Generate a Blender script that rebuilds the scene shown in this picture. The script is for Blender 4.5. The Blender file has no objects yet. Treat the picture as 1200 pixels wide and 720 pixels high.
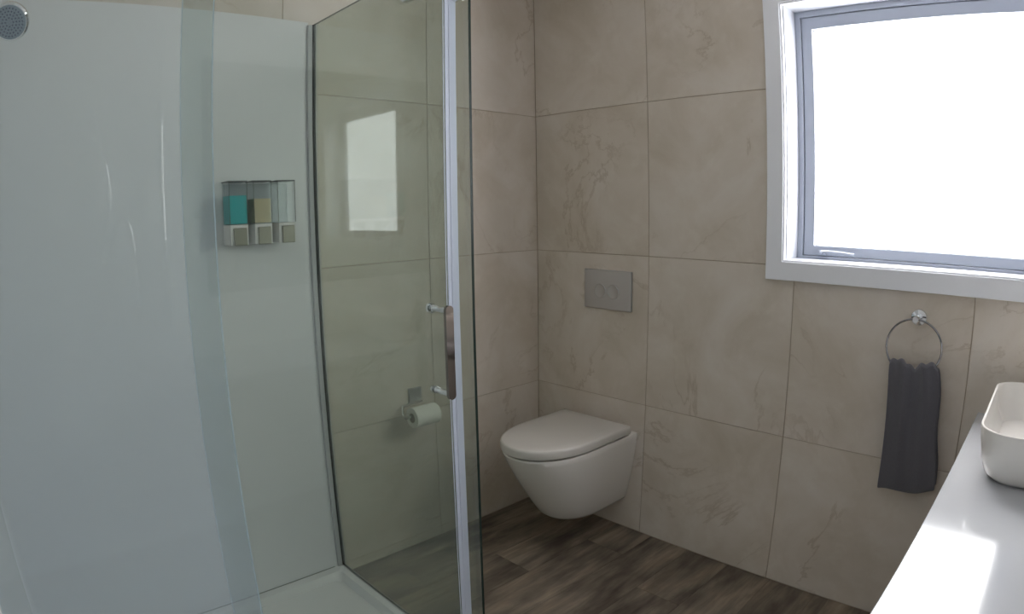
import bpy, bmesh, math, random
from mathutils import Vector, Matrix
random.seed(7)
S = bpy.context.scene
C = S.collection

# ------------------------------------------------------------------ camera
R_ = Vector((0.7227304, -0.6909802, -0.0143921)); U_ = Vector((0.1143344, 0.0989991, 0.9884973)); F_ = Vector((0.6816072, 0.7160626, -0.1505525))
cd = bpy.data.cameras.new('camera'); cam = bpy.data.objects.new('camera', cd); C.objects.link(cam)
M = Matrix.Identity(4)
for i in range(3):
    M[i][0] = R_[i]; M[i][1] = U_[i]; M[i][2] = -F_[i]
M.translation = Vector((-2.10244, -2.0356, 1.37591))
cam.matrix_world = M
cd.type = 'PANO'
cd.sensor_fit = 'HORIZONTAL'; cd.sensor_width = 36; cd.sensor_height = 21.6
cd.clip_start = 0.02; cd.clip_end = 50
for tgt in (cd, getattr(cd, 'cycles', None)):
    if tgt is None: continue
    try:
        tgt.panorama_type = 'FISHEYE_LENS_POLYNOMIAL'
        tgt.fisheye_fov = math.radians(170)
        tgt.fisheye_polynomial_k0 = 0.0
        tgt.fisheye_polynomial_k1 = -0.0435436
        tgt.fisheye_polynomial_k2 = -0.000215318
        tgt.fisheye_polynomial_k3 = 2.40932e-05
        tgt.fisheye_polynomial_k4 = -5.668518e-07
    except Exception as e:
        print('cam attr', e)
S.camera = cam

# ------------------------------------------------------------------ world, exposure
W = bpy.data.worlds.new('world'); S.world = W; W.use_nodes = True
W.node_tree.nodes['Background'].inputs[0].default_value = (0.75, 0.85, 1.0, 1)
W.node_tree.nodes['Background'].inputs[1].default_value = 1.0
S.view_settings.view_transform = 'Standard'; S.view_settings.look = 'None'
S.view_settings.gamma = 1; S.view_settings.exposure = 1.80
S.cycles.transparent_max_bounces = 32
S.cycles.max_bounces = 14; S.cycles.diffuse_bounces = 6
WINDOW_POWER = 4.2
FILL_POWER = 4.5  # strength of the added ceiling fill

# ------------------------------------------------------------------ materials
def mat(name):
    m = bpy.data.materials.new(name); m.use_nodes = True
    nt = m.node_tree; nt.nodes.clear()
    return m, nt, nt.nodes, nt.links
def N(ns, t, **kw):
    n = ns.new(t)
    for k, v in kw.items():
        if isinstance(k, str) and k.startswith('i_'): n.inputs[k[2:].replace('_', ' ')].default_value = v
        else: setattr(n, k, v)
    return n
def principled(name, col, rough=.5, metal=0, bump=0, bscale=40, var=0, vscale=6, coat=0, sheen=0, spec=.5):
    m, nt, ns, L = mat(name)
    o = ns.new('ShaderNodeOutputMaterial'); p = ns.new('ShaderNodeBsdfPrincipled'); L.new(p.outputs[0], o.inputs[0])
    p.inputs['Base Color'].default_value = (*col, 1); p.inputs['Roughness'].default_value = rough; p.inputs['Metallic'].default_value = metal
    p.inputs['Specular IOR Level'].default_value = spec
    p.inputs['Coat Weight'].default_value = coat; p.inputs['Coat Roughness'].default_value = .05
    if sheen: p.inputs['Sheen Weight'].default_value = sheen
    tc = ns.new('ShaderNodeTexCoord')
    nz = ns.new('ShaderNodeTexNoise'); nz.inputs['Scale'].default_value = vscale; nz.inputs['Detail'].default_value = 5
    L.new(tc.outputs['Object'], nz.inputs['Vector'])
    mx = ns.new('ShaderNodeMix'); mx.data_type = 'RGBA'
    mx.inputs[6].default_value = (*[c * (1 - var) for c in col], 1); mx.inputs[7].default_value = (*[min(1, c * (1 + var)) for c in col], 1)
    L.new(nz.outputs[0], mx.inputs[0]); L.new(mx.outputs[2], p.inputs['Base Color'])
    if bump:
        n2 = ns.new('ShaderNodeTexNoise'); n2.inputs['Scale'].default_value = bscale; n2.inputs['Detail'].default_value = 3
        L.new(tc.outputs['Object'], n2.inputs['Vector'])
        b = ns.new('ShaderNodeBump'); b.inputs['Strength'].default_value = bump; b.inputs['Distance'].default_value = .002
        L.new(n2.outputs[0], b.inputs['Height']); L.new(b.outputs[0], p.inputs['Normal'])
    return m
def ramp(ns, stops):
    r = ns.new('ShaderNodeValToRGB'); e = r.color_ramp.elements
    while len(e) > 1: e.remove(e[-1])
    e[0].position = stops[0][0]; e[0].color = stops[0][1]
    for pz, c in stops[1:]:
        k = e.new(pz); k.color = c
    return r

def tile_mat():
    m, nt, ns, L = mat('stone_tile')
    o = ns.new('ShaderNodeOutputMaterial'); p = ns.new('ShaderNodeBsdfPrincipled'); L.new(p.outputs[0], o.inputs[0])
    tc = ns.new('ShaderNodeTexCoord'); oi = ns.new('ShaderNodeObjectInfo')
    ad = ns.new('ShaderNodeVectorMath'); ad.operation = 'MULTIPLY_ADD'
    cmb = ns.new('ShaderNodeCombineXYZ')
    for k in range(3): L.new(oi.outputs['Random'], cmb.inputs[k])
    ad.inputs[1].default_value = (37, 53, 29)
    L.new(cmb.outputs[0], ad.inputs[0]); L.new(tc.outputs['Object'], ad.inputs[2])
    # clouds
    n1 = N(ns, 'ShaderNodeTexNoise'); n1.inputs['Scale'].default_value = 3.2; n1.inputs['Detail'].default_value = 6; n1.inputs['Roughness'].default_value = .6; n1.inputs['Distortion'].default_value = .6
    L.new(ad.outputs[0], n1.inputs['Vector'])
    r1 = ramp(ns, [(.3, (.59, .515, .425, 1)), (.5, (.67, .595, .515, 1)), (.72, (.73, .665, .60, 1))]); L.new(n1.outputs[0], r1.inputs[0])
    # veins
    n2 = N(ns, 'ShaderNodeTexNoise'); n2.inputs['Scale'].default_value = 1.15; n2.inputs['Detail'].default_value = 9; n2.inputs['Roughness'].default_value = .62; n2.inputs['Distortion'].default_value = 1.1
    L.new(ad.outputs[0], n2.inputs['Vector'])
    r2 = ramp(ns, [(.485, (0, 0, 0, 1)), (.5, (1, 1, 1, 1)), (.508, (0, 0, 0, 1))]); L.new(n2.outputs[0], r2.inputs[0])
    n3 = N(ns, 'ShaderNodeTexNoise'); n3.inputs['Scale'].default_value = 2.3; n3.inputs['Detail'].default_value = 2
    L.new(ad.outputs[0], n3.inputs['Vector'])
    r3 = ramp(ns, [(.47, (0, 0, 0, 1)), (.62, (1, 1, 1, 1))]); L.new(n3.outputs[0], r3.inputs[0])
    mu = ns.new('ShaderNodeMath'); mu.operation = 'MULTIPLY'; L.new(r2.outputs[0], mu.inputs[0]); L.new(r3.outputs[0], mu.inputs[1])
    m2 = ns.new('ShaderNodeMath'); m2.operation = 'MULTIPLY'; m2.inputs[1].default_value = .5; L.new(mu.outputs[0], m2.inputs[0])
    mx = ns.new('ShaderNodeMix'); mx.data_type = 'RGBA'; L.new(m2.outputs[0], mx.inputs[0]); L.new(r1.outputs[0], mx.inputs[6]); mx.inputs[7].default_value = (.42, .33, .24, 1)
    # pale light veins
    n4 = N(ns, 'ShaderNodeTexNoise'); n4.inputs['Scale'].default_value = 9; n4.inputs['Detail'].default_value = 8; n4.inputs['Roughness'].default_value = .7
    L.new(ad.outputs[0], n4.inputs['Vector'])
    r4 = ramp(ns, [(.52, (0, 0, 0, 1)), (.7, (.35, .35, .35, 1))]); L.new(n4.outputs[0], r4.inputs[0])
    mx2 = ns.new('ShaderNodeMix'); mx2.data_type = 'RGBA'; L.new(r4.outputs[0], mx2.inputs[0]); L.new(mx.outputs[2], mx2.inputs[6]); mx2.inputs[7].default_value = (.77, .72, .64, 1)
    L.new(mx2.outputs[2], p.inputs['Base Color'])
    p.inputs['Roughness'].default_value = .42; p.inputs['Specular IOR Level'].default_value = .35
    b = ns.new('ShaderNodeBump'); b.inputs['Strength'].default_value = .12; b.inputs['Distance'].default_value = .002; L.new(n4.outputs[0], b.inputs['Height']); L.new(b.outputs[0], p.inputs['Normal'])
    return m
def wood_mat():
    m, nt, ns, L = mat('grey_brown_wood')
    o = ns.new('ShaderNodeOutputMaterial'); p = ns.new('ShaderNodeBsdfPrincipled'); L.new(p.outputs[0], o.inputs[0])
    tc = ns.new('ShaderNodeTexCoord'); oi = ns.new('ShaderNodeObjectInfo')
    cmb = ns.new('ShaderNodeCombineXYZ')
    for k in range(3): L.new(oi.outputs['Random'], cmb.inputs[k])
    ad = ns.new('ShaderNodeVectorMath'); ad.operation = 'MULTIPLY_ADD'; ad.inputs[1].default_value = (41, 23, 17)
    L.new(cmb.outputs[0], ad.inputs[0]); L.new(tc.outputs['Object'], ad.inputs[2])
    mp = ns.new('ShaderNodeMapping'); mp.inputs['Scale'].default_value = (2.0, 16, 16); L.new(ad.outputs[0], mp.inputs[0])
    n1 = N(ns, 'ShaderNodeTexNoise'); n1.inputs['Scale'].default_value = 1.5; n1.inputs['Detail'].default_value = 7; n1.inputs['Roughness'].default_value = .65; n1.inputs['Distortion'].default_value = .5
    L.new(mp.outputs[0], n1.inputs['Vector'])
    r1 = ramp(ns, [(.30, (.115, .090, .070, 1)), (.5, (.20, .162, .125, 1)), (.68, (.285, .238, .182, 1))]); L.new(n1.outputs[0], r1.inputs[0])
    mp2 = ns.new('ShaderNodeMapping'); mp2.inputs['Scale'].default_value = (3.5, 9, 9); L.new(ad.outputs[0], mp2.inputs[0])
    n2 = N(ns, 'ShaderNodeTexNoise'); n2.inputs['Scale'].default_value = .9; n2.inputs['Detail'].default_value = 4; L.new(mp2.outputs[0], n2.inputs['Vector'])
    r2 = ramp(ns, [(.32, (.40, .38, .38, 1)), (.5, (.95, .95, .95, 1)), (.7, (1.5, 1.45, 1.35, 1))]); L.new(n2.outputs[0], r2.inputs[0])
    mx = ns.new('ShaderNodeMix'); mx.data_type = 'RGBA'; mx.blend_type = 'MULTIPLY'; mx.inputs[0].default_value = 1
    L.new(r1.outputs[0], mx.inputs[6]); L.new(r2.outputs[0], mx.inputs[7])
    mr = ns.new('ShaderNodeMapRange'); mr.inputs[3].default_value = .85; mr.inputs[4].default_value = 1.15; L.new(oi.outputs['Random'], mr.inputs[0])
    hs = ns.new('ShaderNodeHueSaturation'); L.new(mr.outputs[0], hs.inputs['Value']); L.new(mx.outputs[2], hs.inputs['Color'])
    L.new(hs.outputs[0], p.inputs['Base Color'])
    p.inputs['Roughness'].default_value = .5; p.inputs['Specular IOR Level'].default_value = .35
    b = ns.new('ShaderNodeBump'); b.inputs['Strength'].default_value = .2; b.inputs['Distance'].default_value = .001; L.new(n1.outputs[0], b.inputs['Height']); L.new(b.outputs[0], p.inputs['Normal'])
    return m
def glass_mat(name, tint, haze, rough=.0, boost=.9, film=(.86, .92, .95), low=0):
    # clear sheet: tinted see-through, mirror reflection by angle, and a thin soap film that scatters a little
    m, nt, ns, L = mat(name)
    o = ns.new('ShaderNodeOutputMaterial')
    g = ns.new('ShaderNodeNewGeometry')
    mr = ns.new('ShaderNodeMapRange'); mr.inputs[3].default_value = 1.5 * boost; mr.inputs[4].default_value = 1 / (1.5 * boost); L.new(g.outputs['Backfacing'], mr.inputs[0])
    fr = ns.new('ShaderNodeFresnel'); L.new(mr.outputs[0], fr.inputs['IOR'])
    t = ns.new('ShaderNodeBsdfTransparent'); t.inputs[0].default_value = (*tint, 1)
    gl = ns.new('ShaderNodeBsdfGlossy'); gl.inputs['Roughness'].default_value = rough; gl.inputs[0].default_value = (.95, 1, .97, 1)
    d = ns.new('ShaderNodeBsdfDiffuse'); d.inputs[0].default_value = (*film, 1)
    tr = ns.new('ShaderNodeBsdfTranslucent'); tr.inputs[0].default_value = (*film, 1)
    dm = ns.new('ShaderNodeMixShader'); dm.inputs[0].default_value = .5; L.new(d.outputs[0], dm.inputs[1]); L.new(tr.outputs[0], dm.inputs[2])
    tc = ns.new('ShaderNodeTexCoord'); nz = ns.new('ShaderNodeTexNoise'); nz.inputs['Scale'].default_value = 3; nz.inputs['Detail'].default_value = 4; L.new(tc.outputs['Object'], nz.inputs['Vector'])
    hz = ns.new('ShaderNodeMapRange'); hz.inputs[3].default_value = haze * .7; hz.inputs[4].default_value = haze * 1.3; L.new(nz.outputs[0], hz.inputs[0])
    m1 = ns.new('ShaderNodeMixShader'); L.new(hz.outputs[0], m1.inputs[0]); L.new(t.outputs[0], m1.inputs[1]); L.new(dm.outputs[0], m1.inputs[2])
    m2 = ns.new('ShaderNodeMixShader'); L.new(fr.outputs[0], m2.inputs[0]); L.new(m1.outputs[0], m2.inputs[1]); L.new(gl.outputs[0], m2.inputs[2])
    if low:      # haze thickening downwards, painted in for a bright reflection low in the sheet
        sx = ns.new('ShaderNodeSeparateXYZ'); L.new(tc.outputs['Object'], sx.inputs[0])
        gz = ns.new('ShaderNodeMapRange'); gz.inputs[1].default_value = .1; gz.inputs[2].default_value = 2.0; gz.inputs[3].default_value = low; gz.inputs[4].default_value = 0; L.new(sx.outputs[2], gz.inputs[0])
        aa = ns.new('ShaderNodeMath'); aa.operation = 'ADD'; L.new(hz.outputs[0], aa.inputs[0]); L.new(gz.outputs[0], aa.inputs[1]); L.new(aa.outputs[0], m1.inputs[0])
    L.new(m2.outputs[0], o.inputs[0])
    return m
def emit_mat(name, col, strength, rough=.3):
    m, nt, ns, L = mat(name)
    o = ns.new('ShaderNodeOutputMaterial'); p = ns.new('ShaderNodeBsdfPrincipled'); L.new(p.outputs[0], o.inputs[0])
    p.inputs['Base Color'].default_value = (.8, .85, .9, 1); p.inputs['Roughness'].default_value = rough
    p.inputs['Emission Color'].default_value = (*col, 1); p.inputs['Emission Strength'].default_value = strength
    return m

TILE = tile_mat(); WOOD = wood_mat()
GROUT = principled('grout', (.46, .37, .28), .9, bump=.3, bscale=300)
PAINT = principled('white_paint', (.72, .72, .71), .6, bump=.05, bscale=200)
CEIL = principled('ceiling_paint', (.80, .80, .80), .8)
TRIM = principled('gloss_trim_paint', (.90, .91, .96), .3)
REVEAL = principled('shaded_trim_paint', (.46, .48, .53), .4)  # trim's white paint, darkened in colour to offset the pane's strong light
ALU = principled('grey_white_powder_coat', (.40, .43, .50), .35)
ACR = principled('white_acrylic', (.80, .81, .83), .22, var=.02)
TRAY = principled('tray_acrylic', (.84, .84, .84), .25)
CER = principled('white_ceramic', (.82, .79, .75), .08, coat=.3, var=.01)
SEATM = principled('white_plastic', (.68, .65, .61), .2)
CHROME = principled('chrome', (.80, .81, .83), .06, metal=1)
POL = principled('polished_chrome', (.9, .9, .92), .015, metal=1)
GRIP = principled('chrome_grip_dark_reflection', (.34, .30, .28), .08, metal=1)  # chrome bar with a dark brown reflection put into its colour
RINGM = principled('ring_chrome', (.36, .36, .39), .12, metal=1)
SATIN = principled('satin_metal', (.55, .56, .58), .32, metal=1)
ALUM = principled('bright_aluminium', (.62, .64, .67), .28, metal=1)
CHAN = principled('anodised_channel', (.40, .42, .43), .35, metal=.6)
WCH = principled('grey_wall_profile', (.50, .51, .52), .5)
GASK = principled('black_gasket', (.03, .035, .03), .5)
GEDGE = principled('dark_glass_edge', (.018, .03, .026), .15)
BEDGE = principled('pale_glass_edge', (.72, .86, .95), .15)
GLASS = glass_mat('side_shower_glass', (.815, .845, .805), .018)
GLASSD = glass_mat('door_shower_glass', (.855, .88, .86), .018)
GLASSF = glass_mat('filmed_glass_painted_reflection', (.885, .905, .885), .013, film=(.74, .84, 1.0), low=.30)  # bluish film colour and lower haze imitate reflected light
SEAL = principled('pvc_seal', (.55, .60, .72), .25)
TOWEL = principled('charcoal_cotton', (.13, .125, .145), .95, bump=1, bscale=900, var=.35, vscale=500, sheen=.25)
STONE = principled('white_stone_top', (.47, .48, .50), .12, var=.04, vscale=9, coat=.2)
CAB = principled('cabinet_laminate', (.55, .53, .50), .4)
MIRR = principled('mirror_silver', (.42, .44, .45), .01, metal=1)
PAPER = principled('toilet_paper', (.85, .83, .78), .95, bump=.4, bscale=120)
CARD = principled('cardboard', (.30, .26, .20), .9)
NOZ = principled('blue_rubber', (.03, .05, .12), .5)
FACE = principled('spray_face', (.25, .31, .38), .3)
DISPW = principled('dispenser_white', (.78, .77, .76), .3)
BUTT = principled('dispenser_button', (.30, .29, .24), .3, metal=.5)
CLEARP = glass_mat('clear_plastic', (.93, .94, .95), .02)
TEAL = principled('teal_soap', (.02, .46, .48), .25)
AMBER = principled('amber_shampoo', (.55, .47, .28), .3)
CLEARL = principled('cloudy_residue', (.50, .52, .53), .3)
DARKL = principled('dark_line', (.06, .06, .06), .5)
PANE = emit_mat('frosted_daylight_pane', (1.0, .985, .985), WINDOW_POWER)

# ------------------------------------------------------------------ helpers
def link(name, bm, m, parent=None, at=None, smooth=False, bevel=0, seg=1, mats=None):
    """bm in world coordinates; the object's origin goes to `at` (or its base centre) and follows the parent"""
    if bevel:
        bmesh.ops.bevel(bm, geom=list(bm.edges), offset=bevel, segments=seg, profile=.5, affect='EDGES', clamp_overlap=True)
    bmesh.ops.recalc_face_normals(bm, faces=bm.faces)
    vs = [v.co for v in bm.verts]
    lo = Vector([min(v[i] for v in vs) for i in range(3)]); hi = Vector([max(v[i] for v in vs) for i in range(3)])
    org = Vector(at) if at is not None else Vector(((lo[0] + hi[0]) / 2, (lo[1] + hi[1]) / 2, lo[2]))
    bm.transform(Matrix.Translation(-org))
    me = bpy.data.meshes.new(name); bm.to_mesh(me); bm.free()
    for mm in (mats or [m]): me.materials.append(mm)
    if smooth:
        for p in me.polygons: p.use_smooth = True
        try: me.set_sharp_from_angle(angle=math.radians(38))
        except Exception: pass
    o = bpy.data.objects.new(name, me); C.objects.link(o)
    if parent is not None:
        o.parent = parent; o.location = org - origin(parent)
    else: o.location = org
    return o
def origin(o):
    v = Vector(o.location)
    while o.parent: o = o.parent; v = v + Vector(o.location)
    return v
def thing(name, loc, label, cat, group=None):
    o = bpy.data.objects.new(name, None); C.objects.link(o); o.location = loc; o.empty_display_size = .05
    tag(o, label, cat, group); return o
def tag(o, label, cat, group=None):
    o['label'] = label; o['category'] = cat
    if group: o['group'] = group
    return o
def struct(name, bm, m, **k):
    o = link(name, bm, m, **k)
    if o.parent is None: o['kind'] = 'structure'
    return o
def box(bm, x0, x1, y0, y1, z0, z1, mi=0):
    x0, x1 = sorted((x0, x1)); y0, y1 = sorted((y0, y1)); z0, z1 = sorted((z0, z1))
    v = [bm.verts.new(c) for c in ((x0, y0, z0), (x1, y0, z0), (x1, y1, z0), (x0, y1, z0), (x0, y0, z1), (x1, y0, z1), (x1, y1, z1), (x0, y1, z1))]
    fs = []
    for f in ((0, 3, 2, 1), (4, 5, 6, 7), (0, 1, 5, 4), (1, 2, 6, 5), (2, 3, 7, 6), (3, 0, 4, 7)):
        q = bm.faces.new([v[i] for i in f]); q.material_index = mi; fs.append(q)
    return fs
def bx(*a): bm = bmesh.new(); box(bm, *a); return bm
def basis(d):
    d = Vector(d).normalized(); a = Vector((0, 0, 1)) if abs(d.z) < .9 else Vector((1, 0, 0))
    u = d.cross(a).normalized(); return u, d.cross(u).normalized(), d
def rings(bm, loops, cap=True, closed=True):
    rs = [[bm.verts.new(p) for p in l] for l in loops]
    for a, b in zip(rs[:-1], rs[1:]):
        n = len(a)
        for i in range(n if closed else n - 1):
            bm.faces.new((a[i], a[(i + 1) % n], b[(i + 1) % n], b[i]))
    if cap:
        bm.faces.new(rs[0]); bm.faces.new(rs[-1])
    return rs
def lathe(bm, c, axis, prof, n=32, cap=True):
    """prof: list of (distance along the axis, radius)"""
    u, w, d = basis(axis); c = Vector(c); L = []
    for h, r in prof:
        r = max(r, 1e-4)
        L.append([c + d * h + u * (r * math.cos(2 * math.pi * k / n)) + w * (r * math.sin(2 * math.pi * k / n)) for k in range(n)])
    rings(bm, L, cap)
def tube(bm, pts, r, n=10, closed=False):
    pts = [Vector(p) for p in pts]; L = []; m = len(pts); pu = None
    for i, p in enumerate(pts):
        if closed: d = pts[(i + 1) % m] - pts[i - 1]
        else: d = pts[min(i + 1, m - 1)] - pts[max(i - 1, 0)]
        d.normalize()
        if pu is None: u = basis(d)[0]
        else: u = (pu - d * pu.dot(d)).normalized()
        pu = u; w = d.cross(u)
        L.append([p + u * (r * math.cos(2 * math.pi * k / n)) + w * (r * math.sin(2 * math.pi * k / n)) for k in range(n)])
    if closed: L.append(L[0]); 
    rings(bm, L, cap=not closed)
    if closed: bmesh.ops.remove_doubles(bm, verts=bm.verts, dist=1e-6)
def spline(P, n=12):
    P = [Vector(p) for p in P]; out = []
    for i in range(len(P) - 1):
        a, b, c, d = P[max(i - 1, 0)], P[i], P[i + 1], P[min(i + 2, len(P) - 1)]
        for k in range(n):
            t = k / n
            out.append(.5 * ((2 * b) + (-a + c) * t + (2 * a - 5 * b + 4 * c - d) * t * t + (-a + 3 * b - 3 * c + d) * t ** 3))
    out.append(P[-1]); return out
def hframe(bm, x0, x1, oy0, oy1, oz0, oz1, iy0, iy1, iz0, iz1):
    """rectangular frame lying in a wall of constant x: outer and inner rectangles, thickness x0..x1"""
    def rect(a, b, c, d, x): return [(x, a, c), (x, b, c), (x, b, d), (x, a, d)]
    L = [rect(oy0, oy1, oz0, oz1, x0), rect(oy0, oy1, oz0, oz1, x1), rect(iy0, iy1, iz0, iz1, x1), rect(iy0, iy1, iz0, iz1, x0), ]
    L.append(L[0])
    rs = [[bm.verts.new(p) for p in l] for l in L[:4]]
    for k in range(4):
        a, b = rs[k], rs[(k + 1) % 4]
        for i in range(4): bm.faces.new((a[i], a[(i + 1) % 4], b[(i + 1) % 4], b[i]))
def rrect(x0, x1, y0, y1, z, r, n=8):
    pts = []
    for cx, cy, a0 in ((x1 - r, y1 - r, 0), (x0 + r, y1 - r, 90), (x0 + r, y0 + r, 180), (x1 - r, y0 + r, 270)):
        for k in range(n + 1):
            a = math.radians(a0 + 90 * k / n); pts.append((cx + r * math.cos(a), cy + r * math.sin(a), z))
    return pts

# ------------------------------------------------------------------ room shell
ROOM_X, ROOM_Y, H = -3.3, -2.42, 2.45
LX = -2.245                                   # shower's left wall
P_ = .606; Z1, Z2, Z3 = .583, 1.190, 1.797
rows = [(0, Z1), (Z1, Z2), (Z2, Z3), (Z3, H)]
g = .0013                                     # half joint

struct('floor', bx(ROOM_X - .1, .12, ROOM_Y - .1, .12, -.12, -.006), GROUT)
floor = S.objects['floor']
ybreaks = [0, -.105, -.293, -.481, -.669, -.857, -1.045, -1.233, -1.421, -1.609, -1.797, -1.985, -2.173, ROOM_Y]
offs = [1.09, .9, .55, .20, .78, .36, 1.02, .30, .75, .1, .6, .95, .4]
def plank(x0, x1, y0, y1):
    link('plank', bx(x0 + .0004, x1 - .0004, y0 + .0004, y1 - .0004, -.006, 0), WOOD, parent=floor, bevel=.0006)
for k in range(len(ybreaks) - 1):
    y1, y0 = ybreaks[k], ybreaks[k + 1]
    left = -1.09 if y1 > -.86 else ROOM_X
    x = 0; w = offs[k]
    while x > left:
        nx = max(left, x - w)
        if nx - left < .12: nx = left
        plank(nx, x, y0, y1); x = nx; w = 1.22
struct('ceiling', bx(ROOM_X - .1, .2, ROOM_Y - .1, .12, H, H + .1), CEIL)

# wall_back: y=0 plane, tiled
wb = struct('wall_back', bx(ROOM_X - .1, .2, .003, .12, 0, H), GROUT)
cols = [i * -P_ for i in range(0, 5)]
def tileA(x0, x1, z0, z1):
    link('tile', bx(x0 + g, x1 - g, 0, .003, z0 + g, z1 - g), TILE, parent=wb, bevel=.0008)
for i in range(4):
    x1, x0 = cols[i], cols[i + 1]
    for j, (z0, z1) in enumerate(rows):
        if x1 <= LX: continue
        tileA(max(x0, LX - .07), x1, z0, z1)
# wall_right: x=0 plane, tiled with window opening
HY0, HY1, HZ0, HZ1 = -2.085, -1.178, 1.204, 2.092      # opening
bm = bmesh.new()
box(bm, .003, .20, ROOM_Y - .1, HY0, 0, H); box(bm, .003, .20, HY1, .003, 0, H)
box(bm, .003, .20, HY0, HY1, 0, HZ0); box(bm, .003, .20, HY0, HY1, HZ1, H)
wr = struct('wall_right', bm, GROUT)
def tileB(y0, y1, z0, z1):
    link('tile', bx(0, .003, y0 + g, y1 - g, z0 + g, z1 - g), TILE, parent=wr, bevel=.0008)
cb = [0, -.608, -1.214, -1.820, ROOM_Y]
for i in range(4):
    y1, y0 = cb[i], cb[i + 1]
    for j, (z0, z1) in enumerate(rows):
        if i == 0 or j < 2: tileB(y0, y1, z0, z1); continue
        if i == 1: tileB(-1.165, y1, z0, z1); continue
        if j == 2:
            if i == 3: tileB(ROOM_Y, -2.10, z0, z1)
        else:
            if i == 2: tileB(y0, -1.165, 2.10, z1)
            else: tileB(ROOM_Y, y1, 2.10, z1)
# shower's left wall, its end nib, and the far side of the room behind the camera
struct('wall_left', bx(ROOM_X - .1, ROOM_X, ROOM_Y, 0, 0, H), PAINT)
struct('wall_partition', bx(LX - .09, LX - .006, -.93, 0, 0, H), PAINT)
struct('wall_return', bx(ROOM_X, LX - .09, -.93, -.83, 0, H), PAINT)
struct('wall_front', bx(ROOM_X - .1, .003, ROOM_Y - .1, ROOM_Y, 0, H), PAINT)

# ------------------------------------------------------------------ window
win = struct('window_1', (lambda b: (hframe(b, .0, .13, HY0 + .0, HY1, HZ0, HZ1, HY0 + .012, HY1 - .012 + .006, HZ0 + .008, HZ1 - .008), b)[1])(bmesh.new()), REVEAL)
# casing: outer board plus two stepped beads
bm = bmesh.new()
OY0, OY1, OZ0, OZ1 = -2.150, -1.114, 1.141, 2.155
iy0, iy1, iz0, iz1 = HY0 + .006, HY1 + .004, HZ0 + .000, HZ1 - .002
hframe(bm, -.018, 0, OY0, OY1, OZ0, OZ1, iy0, iy1, iz0, iz1)
link('casing', bm, TRIM, parent=win, bevel=.0012)
bm = bmesh.new(); hframe(bm, -.014, .004, iy0 - .0, iy1 + .0, iz0, iz1, iy0 + .006, iy1 - .006, iz0 + .006, iz1 - .006)
link('casing_bead', bm, TRIM, parent=win, bevel=.0012)
# fixed aluminium frame
fy0, fy1, fz0, fz1 = HY0 + .012, HY1 - .006, HZ0 + .008, HZ1 - .008
bm = bmesh.new(); hframe(bm, .10, .16, fy0, fy1, fz0, fz1, fy0 + .022, fy1 - .020, fz0 + .010, fz1 - .022)
link('window_frame', bm, ALU, parent=win, bevel=.001)
sy0, sy1, sz0, sz1 = fy0 + .024, fy1 - .022, fz0 + .012, fz1 - .024
bm = bmesh.new(); hframe(bm, .106, .15, sy0, sy1, sz0, sz1, sy0 + .040, sy1 - .038, sz0 + .034, sz1 - .044)
sash = link('sash', bm, ALU, parent=win, bevel=.0015)
bm = bmesh.new(); hframe(bm, .122, .14, sy0 + .004, sy1 - .004, sz0 + .004, sz1 - .004, sy0 + .042, sy1 - .040, sz0 + .036, sz1 - .046)
link('glazing_gasket', bm, principled('grey_gasket', (.22, .24, .28), .6), parent=win)
link('pane', bx(.130, .136, sy0 + .025, sy1 - .022, sz0 + .02, sz1 - .022), PANE, parent=win)
link('outer_board', bx(.17, .20, HY0, HY1, HZ0, HZ1), PAINT, parent=win)
for ya in (-1.262, ):
    bm = bmesh.new(); box(bm, .094, .106, ya - .030, ya, sz0 + .003, sz0 + .020)
    lathe(bm, (.094, ya - .012, sz0 + .012), (-1, 0, 0), [(0, .009), (.006, .008)], 16)
    tube(bm, spline([(.087, ya - .012, sz0 + .012), (.082, ya - .04, sz0 + .016), (.085, ya - .09, sz0 + .014), (.086, ya - .135, sz0 + .010)], 6), .0045, 8)
    link('window_latch', bm, ALU, parent=win, smooth=True)

# ------------------------------------------------------------------ shower tray and liner
tray_top = .045
tx0, tx1, ty0, ty1 = LX + .001, -1.088, -.872, -.001
t = thing('shower_tray', ((tx0 + tx1) / 2, (ty0 + ty1) / 2, 0), 'low white acrylic shower tray inside the glass screen, with a raised rim', 'shower tray')
bm = bmesh.new()
def rr(i, z, r): return rrect(tx0 + i, tx1 - i, ty0 + i, ty1 - i, z, r)
rings(bm, [rr(0, 0, .012), rr(0, tray_top - .004, .012), rr(.003, tray_top, .012), rr(.042, tray_top, .02), rr(.048, tray_top - .008, .025), rr(.056, tray_top - .028, .04), rr(.09, tray_top - .032, .06), rr(.20, tray_top - .034, .07)])
link('basin', bm, TRAY, parent=t, smooth=True)
bm = bmesh.new(); lathe(bm, (-1.95, -.43, tray_top - .0345), (0, 0, 1), [(0, .055), (.004, .052), (.005, .03)], 28)
link('waste_cover', bm, CHROME, parent=t, smooth=True)

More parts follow.
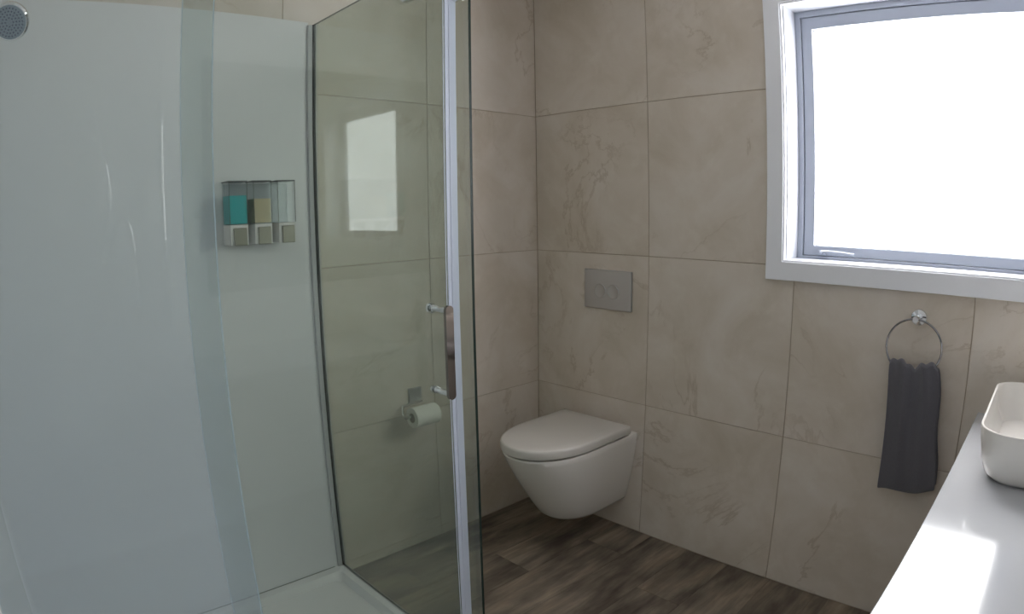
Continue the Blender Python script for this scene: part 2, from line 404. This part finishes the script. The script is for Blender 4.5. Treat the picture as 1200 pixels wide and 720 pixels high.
zL = 2.048; lt = .006; r = .02
t = thing('shower_wall_liner', (-1.7, 0, tray_top), 'glossy white acrylic lining on the two shower walls behind the glass', 'shower liner')
cx_, cy_ = LX + lt + r, -lt - r
link('back_sheet', bx(cx_, -1.118, -lt, -.0005, tray_top, zL), ACR, parent=t)
link('side_sheet', bx(LX - .0055, LX + lt, -.862, cy_, tray_top, zL), ACR, parent=t)
prof = [(cx_ - r * math.sin(a_), cy_ + r * math.cos(a_)) for a_ in [math.radians(9 * k) for k in range(11)]] + [(LX - .0055, cy_), (LX - .0055, -.0005), (cx_, -.0005)]
bm = bmesh.new(); rings(bm, [[(x, y, z) for x, y in prof] for z in (tray_top, zL)])
link('rounded_corner', bm, ACR, parent=t, smooth=True)
bm = bmesh.new(); box(bm, LX + lt, -1.135, -.0075, -lt, tray_top - .0, tray_top + .0035)
link('sealant_bead', bm, principled('grey_sealant', (.30, .31, .30), .6), parent=t)

# ------------------------------------------------------------------ shower screen
GX = -1.099; GT = 2.040; GY = -.847
t = thing('shower_screen', (GX, GY, tray_top), 'frameless green-tinted glass shower screen with a sliding door, standing on the white tray', 'shower screen')
def sheet(name, x0, x1, y0, y1, z0, z1, axis, edges, parent, gm=None):
    """glass sheet; axis = its thin axis; edge faces take their own darker material"""
    bm = bmesh.new(); box(bm, x0, x1, y0, y1, z0, z1)
    bm.normal_update()
    for f in bm.faces:
        if abs(f.normal[axis]) < .5: f.material_index = 1
    return link(name, bm, None, parent=parent, mats=[gm or GLASS, edges])
sheet('side_panel', GX - .004, GX + .004, GY, -.004, tray_top + .003, GT, 0, GEDGE, t)
link('wall_channel', bx(GX - .024, GX - .0055, -.016, -.0005, tray_top, GT - .002), WCH, parent=t, bevel=.002)
link('channel_gasket', bx(GX - .0062, GX - .0045, -.018, -.0005, tray_top + .001, GT), GASK, parent=t)
link('outer_trim_strip', bx(GX + .0045, GX + .009, -.018, -.0005, tray_top, GT), WCH, parent=t)
fx1 = -1.728
sheet('front_panel', LX + .008, fx1, -.860, -.852, tray_top + .003, GT, 1, BEDGE, t, GLASSF)
bm = bmesh.new(); box(bm, LX + .0065, GX + .03, -.846, -.834, 1.985, 2.010)
link('top_rail', bm, CHROME, parent=t, bevel=.002)
DY = -.812
door = sheet('sliding_door', -1.777, -1.144, DY - .004, DY + .004, tray_top + .012, 1.965, 1, BEDGE, t, GLASSD)
# door edge seal: a clear strip with ribs along the closing edge
bm = bmesh.new()
box(bm, -1.153, -1.142, DY - .007, DY - .0045, tray_top + .012, 1.955)
box(bm, -1.142, -1.124, DY - .008, DY + .008, tray_top + .012, 1.955)
box(bm, -1.124, -1.117, DY - .003, DY + .003, tray_top + .012, 1.955)
link('magnetic_seal', bm, SEAL, parent=door)
link('seal_rib', bx(-1.1585, -1.157, DY - .006, DY - .0045, tray_top + .012, 1.955), SEAL, parent=door)
# handle
hx, ht, hb = -1.197, 1.146, .945
for z, rr_ in ((ht, .0125), (hb, .009)):
    bm = bmesh.new()
    lathe(bm, (hx, DY + .016, z), (0, -1, 0), [(0, rr_ * .3), (.001, rr_ * .8), (.004, rr_), (.0118, rr_), (.0121, .0062), (.020, .0062), (.0202, .009), (.022, .009), (.024, .0075), (.072, .0075)], 24)
    link('handle_post', bm, CHROME, parent=door, smooth=True)
bm = bmesh.new()
# flat rounded bar
w_, th = .011, .0045; zc0, zc1 = hb - .012, ht + .012
out = []
for k in range(13):
    a = math.pi * k / 12; out.append((hx + w_ * math.cos(a), zc1 - w_ + w_ * math.sin(a)))
for k in range(13):
    a = math.pi + math.pi * k / 12; out.append((hx + w_ * math.cos(a), zc0 + w_ + w_ * math.sin(a)))
y0 = DY - .056
rings(bm, [[(x, y0, z) for x, z in out], [(x, y0 - 2 * th, z) for x, z in out]])
link('handle_grip', bm, GRIP, parent=door, smooth=True)
for xr in (-1.257, -1.68):
    bm = bmesh.new()
    lathe(bm, (xr, DY - .034, 1.888), (0, 1, 0), [(0, .016), (.002, .020), (.026, .020), (.028, .018), (.046, .018)], 24)
    link('roller', bm, CHROME, parent=door, smooth=True)

bm = bmesh.new(); lathe(bm, (-1.122, DY - .034, 1.912), (0, 1, 0), [(0, .016), (.002, .020), (.030, .020), (.032, .016)], 24)
link('rail_stop', bm, CHROME, parent=t, smooth=True)
bm = bmesh.new(); box(bm, -1.126, -1.118, DY - .032, DY - .024, 1.92, 1.990)
link('stop_bracket', bm, CHROME, parent=t)

# ------------------------------------------------------------------ hand shower on its rail, just left of the frame
t = thing('hand_shower', (-2.19, 0, 1.2), 'round chrome hand shower head with a ring pattern of blue nozzles, above the white liner', 'shower head')
bm = bmesh.new(); tube(bm, [(-2.19, -.05, 1.22), (-2.19, -.05, 1.96)], .010, 16)
for z in (1.24, 1.94): lathe(bm, (-2.19, -lt, z), (0, -1, 0), [(0, .016), (.05, .013)], 16)
link('slide_rail', bm, CHROME, parent=t, smooth=True)
hc = Vector((-2.094, -.150, 1.935)); hn = Vector((-.30, -.80, -.50)).normalized()
bm = bmesh.new(); lathe(bm, hc, -hn, [(0, .048), (0.0, .050), (.004, .0545), (.012, .055), (.020, .050), (.030, .036), (.036, .02)], 40)
link('head_shell', bm, CHROME, parent=t, smooth=True)
bm = bmesh.new(); lathe(bm, hc, hn, [(-.002, .0475), (.0015, .0475), (.003, .045)], 40)
fc = link('spray_plate', bm, FACE, parent=t, smooth=True)
u, w, d = basis(hn); bm = bmesh.new()
for rad, cnt in ((.012, 8), (.021, 14), (.030, 20), (.039, 26)):
    for k in range(cnt):
        a = 2 * math.pi * k / cnt; pz = hc + u * (rad * math.cos(a)) + w * (rad * math.sin(a)) + d * .0028
        lathe(bm, pz, d, [(0, .0026), (.0018, .0018)], 6)
nz = link('nozzles', bm, NOZ, parent=fc); nz['kind'] = 'stuff'
bm = bmesh.new(); tube(bm, spline([hc - hn * .022, hc + Vector((-.045, .04, -.03)), (-2.17, -.085, 1.85), (-2.19, -.075, 1.78)], 8), .013, 14)
link('handle', bm, CHROME, parent=t, smooth=True)
bm = bmesh.new(); tube(bm, spline([(-2.19, -.075, 1.78), (-2.195, -.08, 1.6), (-2.21, -.09, 1.4), (-2.205, -.08, 1.27), (-2.195, -.06, 1.25)], 8), .006, 10)
link('hose', bm, CHROME, parent=t, smooth=True)

# ------------------------------------------------------------------ soap dispensers
zt, zm, zb = 1.491, 1.357, 1.293
disp_labels = [('clear wall dispenser holding teal soap, nearest the shower door overlap', TEAL, 1.448),
               ('middle clear wall dispenser, holding pale amber shampoo', AMBER, 1.436),
               ('empty clear wall dispenser, nearest the side glass panel', None, None)]
t = thing('soap_dispenser', (-1.32, -lt, zb), 'triple soap dispenser on the white liner, its clear tanks teal, amber and empty', 'dispenser')
bm = bmesh.new(); box(bm, -1.425, -1.205, -lt - .006, -lt, zb + .01, zt - .004)
link('back_plate', bm, principled('clear_back_plate', (.50, .52, .54), .2), parent=t, bevel=.001)
for k, x0 in enumerate((-1.434, -1.352, -1.269)):
    x1 = x0 + .060; yb, yf = -lt - .0065, -.084
    bm = bmesh.new(); box(bm, x0, x1, yb, yf, zb, zm)
    body = link('pump_body', bm, DISPW, parent=t, bevel=.002, seg=2)
    bm = bmesh.new(); box(bm, x0 + .010, x1 - .007, yf - .006, yf + .002, zb - .001, zm - .010)
    link('push_button', bm, BUTT, parent=body, bevel=.0015)
    bm = bmesh.new(); box(bm, x0, x1, yb, yf, zm + .001, zt)
    tank = link('tank', bm, CLEARP, parent=t, bevel=.001)
    bm = bmesh.new(); box(bm, x0 - .001, x1 + .001, yb, yf - .001, zt, zt + .003)
    link('lid', bm, principled('lid_edge', (.15, .16, .17), .4), parent=tank)
    e = .0006
    for xx, yy in ((x0, yf), (x1, yf)): link('edge_strip', bx(xx - e, xx + e, yy - e, yy + e, zm + .001, zt), DARKL, parent=tank)
    lab, lm, top = disp_labels[k]
    if lm:
        link('liquid', bx(x0 + .0025, x1 - .0025, yb - .003, yf + .0025, zm + .003, top), lm, parent=tank)
        tank['label'] = 'tank two thirds full of %s' % ('teal soap' if k == 0 else 'pale amber shampoo')
    else:
        tank['label'] = 'empty clear tank'

# ------------------------------------------------------------------ toilet
TY = -.392
def dloop(xb, L, hw, z, a=None, n=28, yc=TY):
    a = a if a else hw * 1.55
    pts = [(-xb, yc - hw, z)]
    m = 4
    for k in range(1, m): pts.append((-(xb + (L - a - xb) * k / m), yc - hw, z))
    for k in range(n + 1):
        th_ = -math.pi / 2 + math.pi * k / n; c, s_ = math.cos(th_), math.sin(th_)
        pts.append((-(L - a) - a * abs(c) ** .92, yc + hw * math.copysign(abs(s_) ** .92, s_), z))
    for k in range(m - 1, 0, -1): pts.append((-(xb + (L - a - xb) * k / m), yc + hw, z))
    pts.append((-xb, yc + hw, z))
    return pts
t = thing('toilet', (0, TY, .13), 'white wall-hung toilet with closed lid, floating above the wooden floor', 'toilet')
bm = bmesh.new()
sec = [(.132, .310, .100, .12), (.134, .335, .116, .15), (.140, .352, .127, .18), (.153, .367, .134, .19), (.20, .400, .144, .21), (.26, .440, .156, .23), (.33, .483, .167, .25), (.39, .517, .175, .265), (.43, .537, .179, .27), (.450, .545, .180, .275), (.456, .542, .177, .27), (.457, .50, .15, .24)]
rings(bm, [dloop(.0005, L, hw, z, a) for z, L, hw, a in sec])
link('bowl', bm, CER, parent=t, smooth=True)
bm = bmesh.new()
rings(bm, [dloop(.068, L, hw, z, .27) for z, L, hw in ((.4575, .528, .164), (.4635, .528, .164))])
link('lid_shadow_gap', bm, DARKL, parent=t)  # dark layer standing in for the shadow line under the lid
bm = bmesh.new()
rings(bm, [dloop(.050 + e, .553 - e, .182 - e, z, .27 - e) for z, e in ((.4635, .006), (.466, .001), (.470, 0), (.490, 0), (.497, .0015), (.5005, .005), (.502, .011), (.5035, .05))])
link('lid', bm, SEATM, parent=t, smooth=True)

# ------------------------------------------------------------------ flush plate
t = thing('flush_plate', (-.003, -.408, .961), 'satin grey dual-button flush plate on the tiles above the toilet', 'flush plate')
bm = bx(-.012, -.0002, -.531, -.286, .961, 1.124); link('plate', bm, SATIN, parent=t, bevel=.003, seg=2)
for yb_, rb in ((-.372, .030), (-.440, .030)):
    bm = bmesh.new(); lathe(bm, (-.012, yb_, 1.036), (-1, 0, 0), [(0, rb), (.0015, rb), (.003, rb - .002), (.0015, rb - .006), (.0015, .002)], 36)
    link('flush_button', bm, SATIN, parent=t, smooth=True)

# ------------------------------------------------------------------ toilet roll holder
t = thing('toilet_roll_holder', (-.70, 0, .60), 'small square chrome toilet roll holder on the tiled wall behind the glass', 'roll holder')
bm = bx(-.735, -.675, -.010, -.0002, .628, .690); link('mount_plate', bm, SATIN, parent=t, bevel=.002)
bm = bmesh.new(); box(bm, -.797, -.690, -.013, -.005, .640, .652) if False else None
bm = bmesh.new(); tube(bm, [(-.705, -.008, .645), (-.705, -.045, .645), (-.800, -.05, .640), (-.812, -.07, .615), (-.812, -.085, .606), (-.80, -.085, .605), (-.655, -.085, .605)], .006, 8)
link('arm', bm, CHROME, parent=t, smooth=True)
bm = bmesh.new(); ro, ri = .040, .019; L = []
u_, n_ = None, 36
prof = [(-.780, ri), (-.780, ro), (-.668, ro), (-.668, ri), (-.780, ri)]
for x, r_ in prof[:4]:
    L.append([(x, -.085 + r_ * math.cos(2 * math.pi * k / n_), .598 + r_ * math.sin(2 * math.pi * k / n_)) for k in range(n_)])
rs = rings(bm, L, cap=False)
for i in range(n_): bm.faces.new((rs[3][i], rs[3][(i + 1) % n_], rs[0][(i + 1) % n_], rs[0][i]))
roll = thing('toilet_roll', (-.722, -.085, .558), 'white toilet roll hanging on the square chrome holder, behind the shower glass', 'toilet roll')
link('paper', bm, PAPER, parent=roll, smooth=True)
bm = bmesh.new(); L = []
for x, r_ in ((-.781, ri - .0005), (-.781, ri - .0025), (-.667, ri - .0025), (-.667, ri - .0005)):
    L.append([(x, -.085 + r_ * math.cos(2 * math.pi * k / n_), .598 + r_ * math.sin(2 * math.pi * k / n_)) for k in range(n_)])
rs = rings(bm, L, cap=False)
for i in range(n_): bm.faces.new((rs[3][i], rs[3][(i + 1) % n_], rs[0][(i + 1) % n_], rs[0][i]))
link('core', bm, CARD, parent=roll, smooth=True)

# ------------------------------------------------------------------ towel ring and towel
ry, rz, rR = -1.649, .974, .088
t = thing('towel_ring', (0, ry, 1.06), 'round chrome towel ring on the tiled wall below the window', 'towel ring')
bm = bmesh.new(); lathe(bm, (-.0002, ry, 1.062), (-1, 0, 0), [(0, .026), (.006, .026), (.009, .024), (.010, .012), (.040, .010)], 32)
link('wall_flange', bm, CHROME, parent=t, smooth=True)
bm = bmesh.new(); lathe(bm, (-.036, ry, 1.062), (-1, 0, 0), [(0, .0105), (.022, .0105), (.026, .009)], 24)
link('ring_holder', bm, CHROME, parent=t, smooth=True)
bm = bmesh.new(); tube(bm, [(-.050, ry + rR * math.sin(2 * math.pi * k / 64), rz + rR * math.cos(2 * math.pi * k / 64)) for k in range(64)], .0032, 8, closed=True)
link('ring', bm, RINGM, parent=t, smooth=True)
# towel: a sheet folded over the bottom of the ring
nu, nv = 44, 46
bm = bmesh.new(); grid = []
def toppz(u):   # scalloped top where the cloth gathers over the ring
    return .929 + .006 * math.sin(u * math.pi * 3.0) * 1.0 - .016 * math.exp(-((u - .50) / .07) ** 2) - .006 * (abs(u - .5) * 2) ** 6 + .004 * math.sin(u * 31)
def edgeL(s): return (-1.577 + .000 * s) + (.010 * math.sin(s * math.pi) * -.6) + (-.013) * s ** 1.5
def edgeR(s): return -1.730 - .046 * min(1, s * 1.0) ** .75 - .004 * math.sin(s * 9)
def botz(u): return .503 + .016 * u + .014 * max(0, (u - .5) * 2) ** 2 + .003 * math.sin(u * 8)
for i in range(nu + 1):
    u0 = i / nu; col = []
    zt_, zb_ = toppz(u0), botz(u0)
    for j in range(nv + 1):
        q = j / nv * 2 - 1           # -1 = back hem, 0 = top fold, 1 = front hem
        s_ = abs(q); z = zt_ + (zb_ + (.012 if q < 0 else 0) - zt_) * s_
        if s_ < .06: z = zt_ - (zt_ - zb_) * .06 * (1 - math.sqrt(max(0, 1 - (s_ / .06) ** 2)))* 1.0 if s_ < .06 else z
        y = edgeL(s_) + (edgeR(s_) - edgeL(s_)) * u0
        half = .015 * min(1, s_ / .045) ** .5 * (1 - .35 * s_)
        fold = .006 * math.sin(u0 * 15 + .6 * math.sin(s_ * 3)) * (1 - .65 * s_) + .003 * math.sin(u0 * 31 + 1) * (1 - s_)
        x = -.050 + fold - (half if q > 0 else -half) - .002 * s_
        if q > 0: x -= .004 * math.sin(s_ * 3)
        col.append(bm.verts.new((x, y, z)))
    grid.append(col)
for i in range(nu):
    for j in range(nv): bm.faces.new((grid[i][j], grid[i + 1][j], grid[i + 1][j + 1], grid[i][j + 1]))
tw = link('hand_towel', bm, TOWEL, smooth=True)
md = tw.modifiers.new('thickness', 'SOLIDIFY'); md.thickness = .006; md.offset = 0
md = tw.modifiers.new('smooth', 'SUBSURF'); md.levels = 1; md.render_levels = 1
tag(tw, 'dark charcoal hand towel folded over the chrome towel ring', 'towel')

# ------------------------------------------------------------------ vanity, basin, mirror
CZ = .794; CX0 = -1.42
t = thing('vanity_unit', (CX0 / 2, -2.14, .30), 'white-topped vanity unit running along the wall below the window edge', 'vanity')
bm = bx(CX0, -.0008, ROOM_Y + .0005, -1.868, CZ - .03, CZ); link('worktop', bm, STONE, parent=t, bevel=.0025, seg=2)
bm = bx(CX0 + .01, -.001, ROOM_Y + .0005, -1.90, .32, CZ - .0305); cab = link('cabinet_body', bm, CAB, parent=t)
for x0, x1 in ((CX0 + .015, CX0 / 2 - .002), (CX0 / 2 + .002, -.006)):
    for z0, z1 in ((.325, .535), (.540, .745)):
        link('drawer', bx(x0, x1, -1.8995, -1.882, z0, z1), CAB, parent=t, bevel=.0015)
bx0, bx1, by0, by1 = -.612, -.07, -2.33, -1.922; bt = .920
t = thing('wash_basin', ((bx0 + bx1) / 2, (by0 + by1) / 2, CZ), 'white rounded-rectangle countertop basin on the white vanity top', 'basin')
bm = bmesh.new()
def rb(i, z, r): return rrect(bx0 + i, bx1 - i, by0 + i, by1 - i, z, r, 10)
rings(bm, [rb(.055, CZ, .05), rb(.036, CZ + .004, .06), rb(.023, CZ + .016, .07), rb(.012, CZ + .045, .075), rb(.004, CZ + .09, .08), rb(0, bt - .003, .08), rb(.001, bt, .08), rb(.006, bt, .075), rb(.007, bt - .003, .075), rb(.014, bt - .06, .07), rb(.035, bt - .1, .06), rb(.09, bt - .108, .05)])
link('bowl', bm, CER, parent=t, smooth=True)
bm = bmesh.new(); lathe(bm, ((bx0 + bx1) / 2, (by0 + by1) / 2, bt - .1085), (0, 0, 1), [(0, .022), (.003, .021), (.004, .01)], 20)
link('waste', bm, CHROME, parent=t, smooth=True)
t = thing('wall_mirror', (-.66, ROOM_Y, 1.05), 'frameless wall mirror above the vanity, seen only as a reflection in the shower glass', 'mirror')
link('mirror_glass', bx(-1.28, -.03, ROOM_Y + .0005, ROOM_Y + .012, 1.05, 2.08), MIRR, parent=t, bevel=.002)

# chrome rail and flexible hose on the wall behind the camera; the photo shows their highlights mirrored in the front glass
t = thing('chrome_wall_rail', (-1.472, ROOM_Y, .95), 'upright chrome rail seen as a bright line mirrored in the left front glass', 'rail')
bm = bmesh.new(); tube(bm, [(-1.472, -2.378, .95), (-1.472, -2.378, 2.05)], .016, 24)
link('rail_tube', bm, POL, parent=t, smooth=True)
for z in (1.0, 2.0):
    bm = bmesh.new(); lathe(bm, (-1.472, ROOM_Y + .0005, z), (0, 1, 0), [(0, .022), (.004, .022), (.006, .010), (.030, .009)], 20); link('wall_bracket', bm, CHROME, parent=t, smooth=True)
bm = bmesh.new()
tube(bm, spline([(-1.74, -2.40, 1.90), (-1.725, -2.385, 1.74), (-1.708, -2.38, 1.662), (-1.694, -2.38, 1.578), (-1.686, -2.38, 1.49), (-1.698, -2.38, 1.412), (-1.722, -2.38, 1.35), (-1.735, -2.38, 1.25), (-1.712, -2.38, 1.22), (-1.690, -2.38, 1.30), (-1.662, -2.38, 1.380), (-1.637, -2.38, 1.402), (-1.612, -2.38, 1.365), (-1.600, -2.38, 1.28), (-1.59, -2.385, 1.10), (-1.60, -2.40, .95)], 10), .014, 14)
tag(link('chrome_hose', bm, POL, smooth=True), 'thin chrome hose whose curved highlights are mirrored in the left front glass', 'hose')

# added fill light on the ceiling behind the camera, brightens the shower side
t = thing('fill_light', (-2.75, -1.70, H), 'added round fill light on the ceiling, unseen behind the camera', 'fill light')
bm = bmesh.new(); lathe(bm, (-2.75, -1.70, H - .0005), (0, 0, -1), [(0, .15), (.012, .155), (.03, .15)], 32)
link('fill_light_base', bm, ALU, parent=t, smooth=True)
bm = bmesh.new(); lathe(bm, (-2.75, -1.70, H - .031), (0, 0, -1), [(0, .143), (.02, .135), (.03, .10), (.033, .03)], 32)
link('fill_diffuser', bm, emit_mat('fill_glow', (.85, .93, 1.0), FILL_POWER), parent=t, smooth=True)
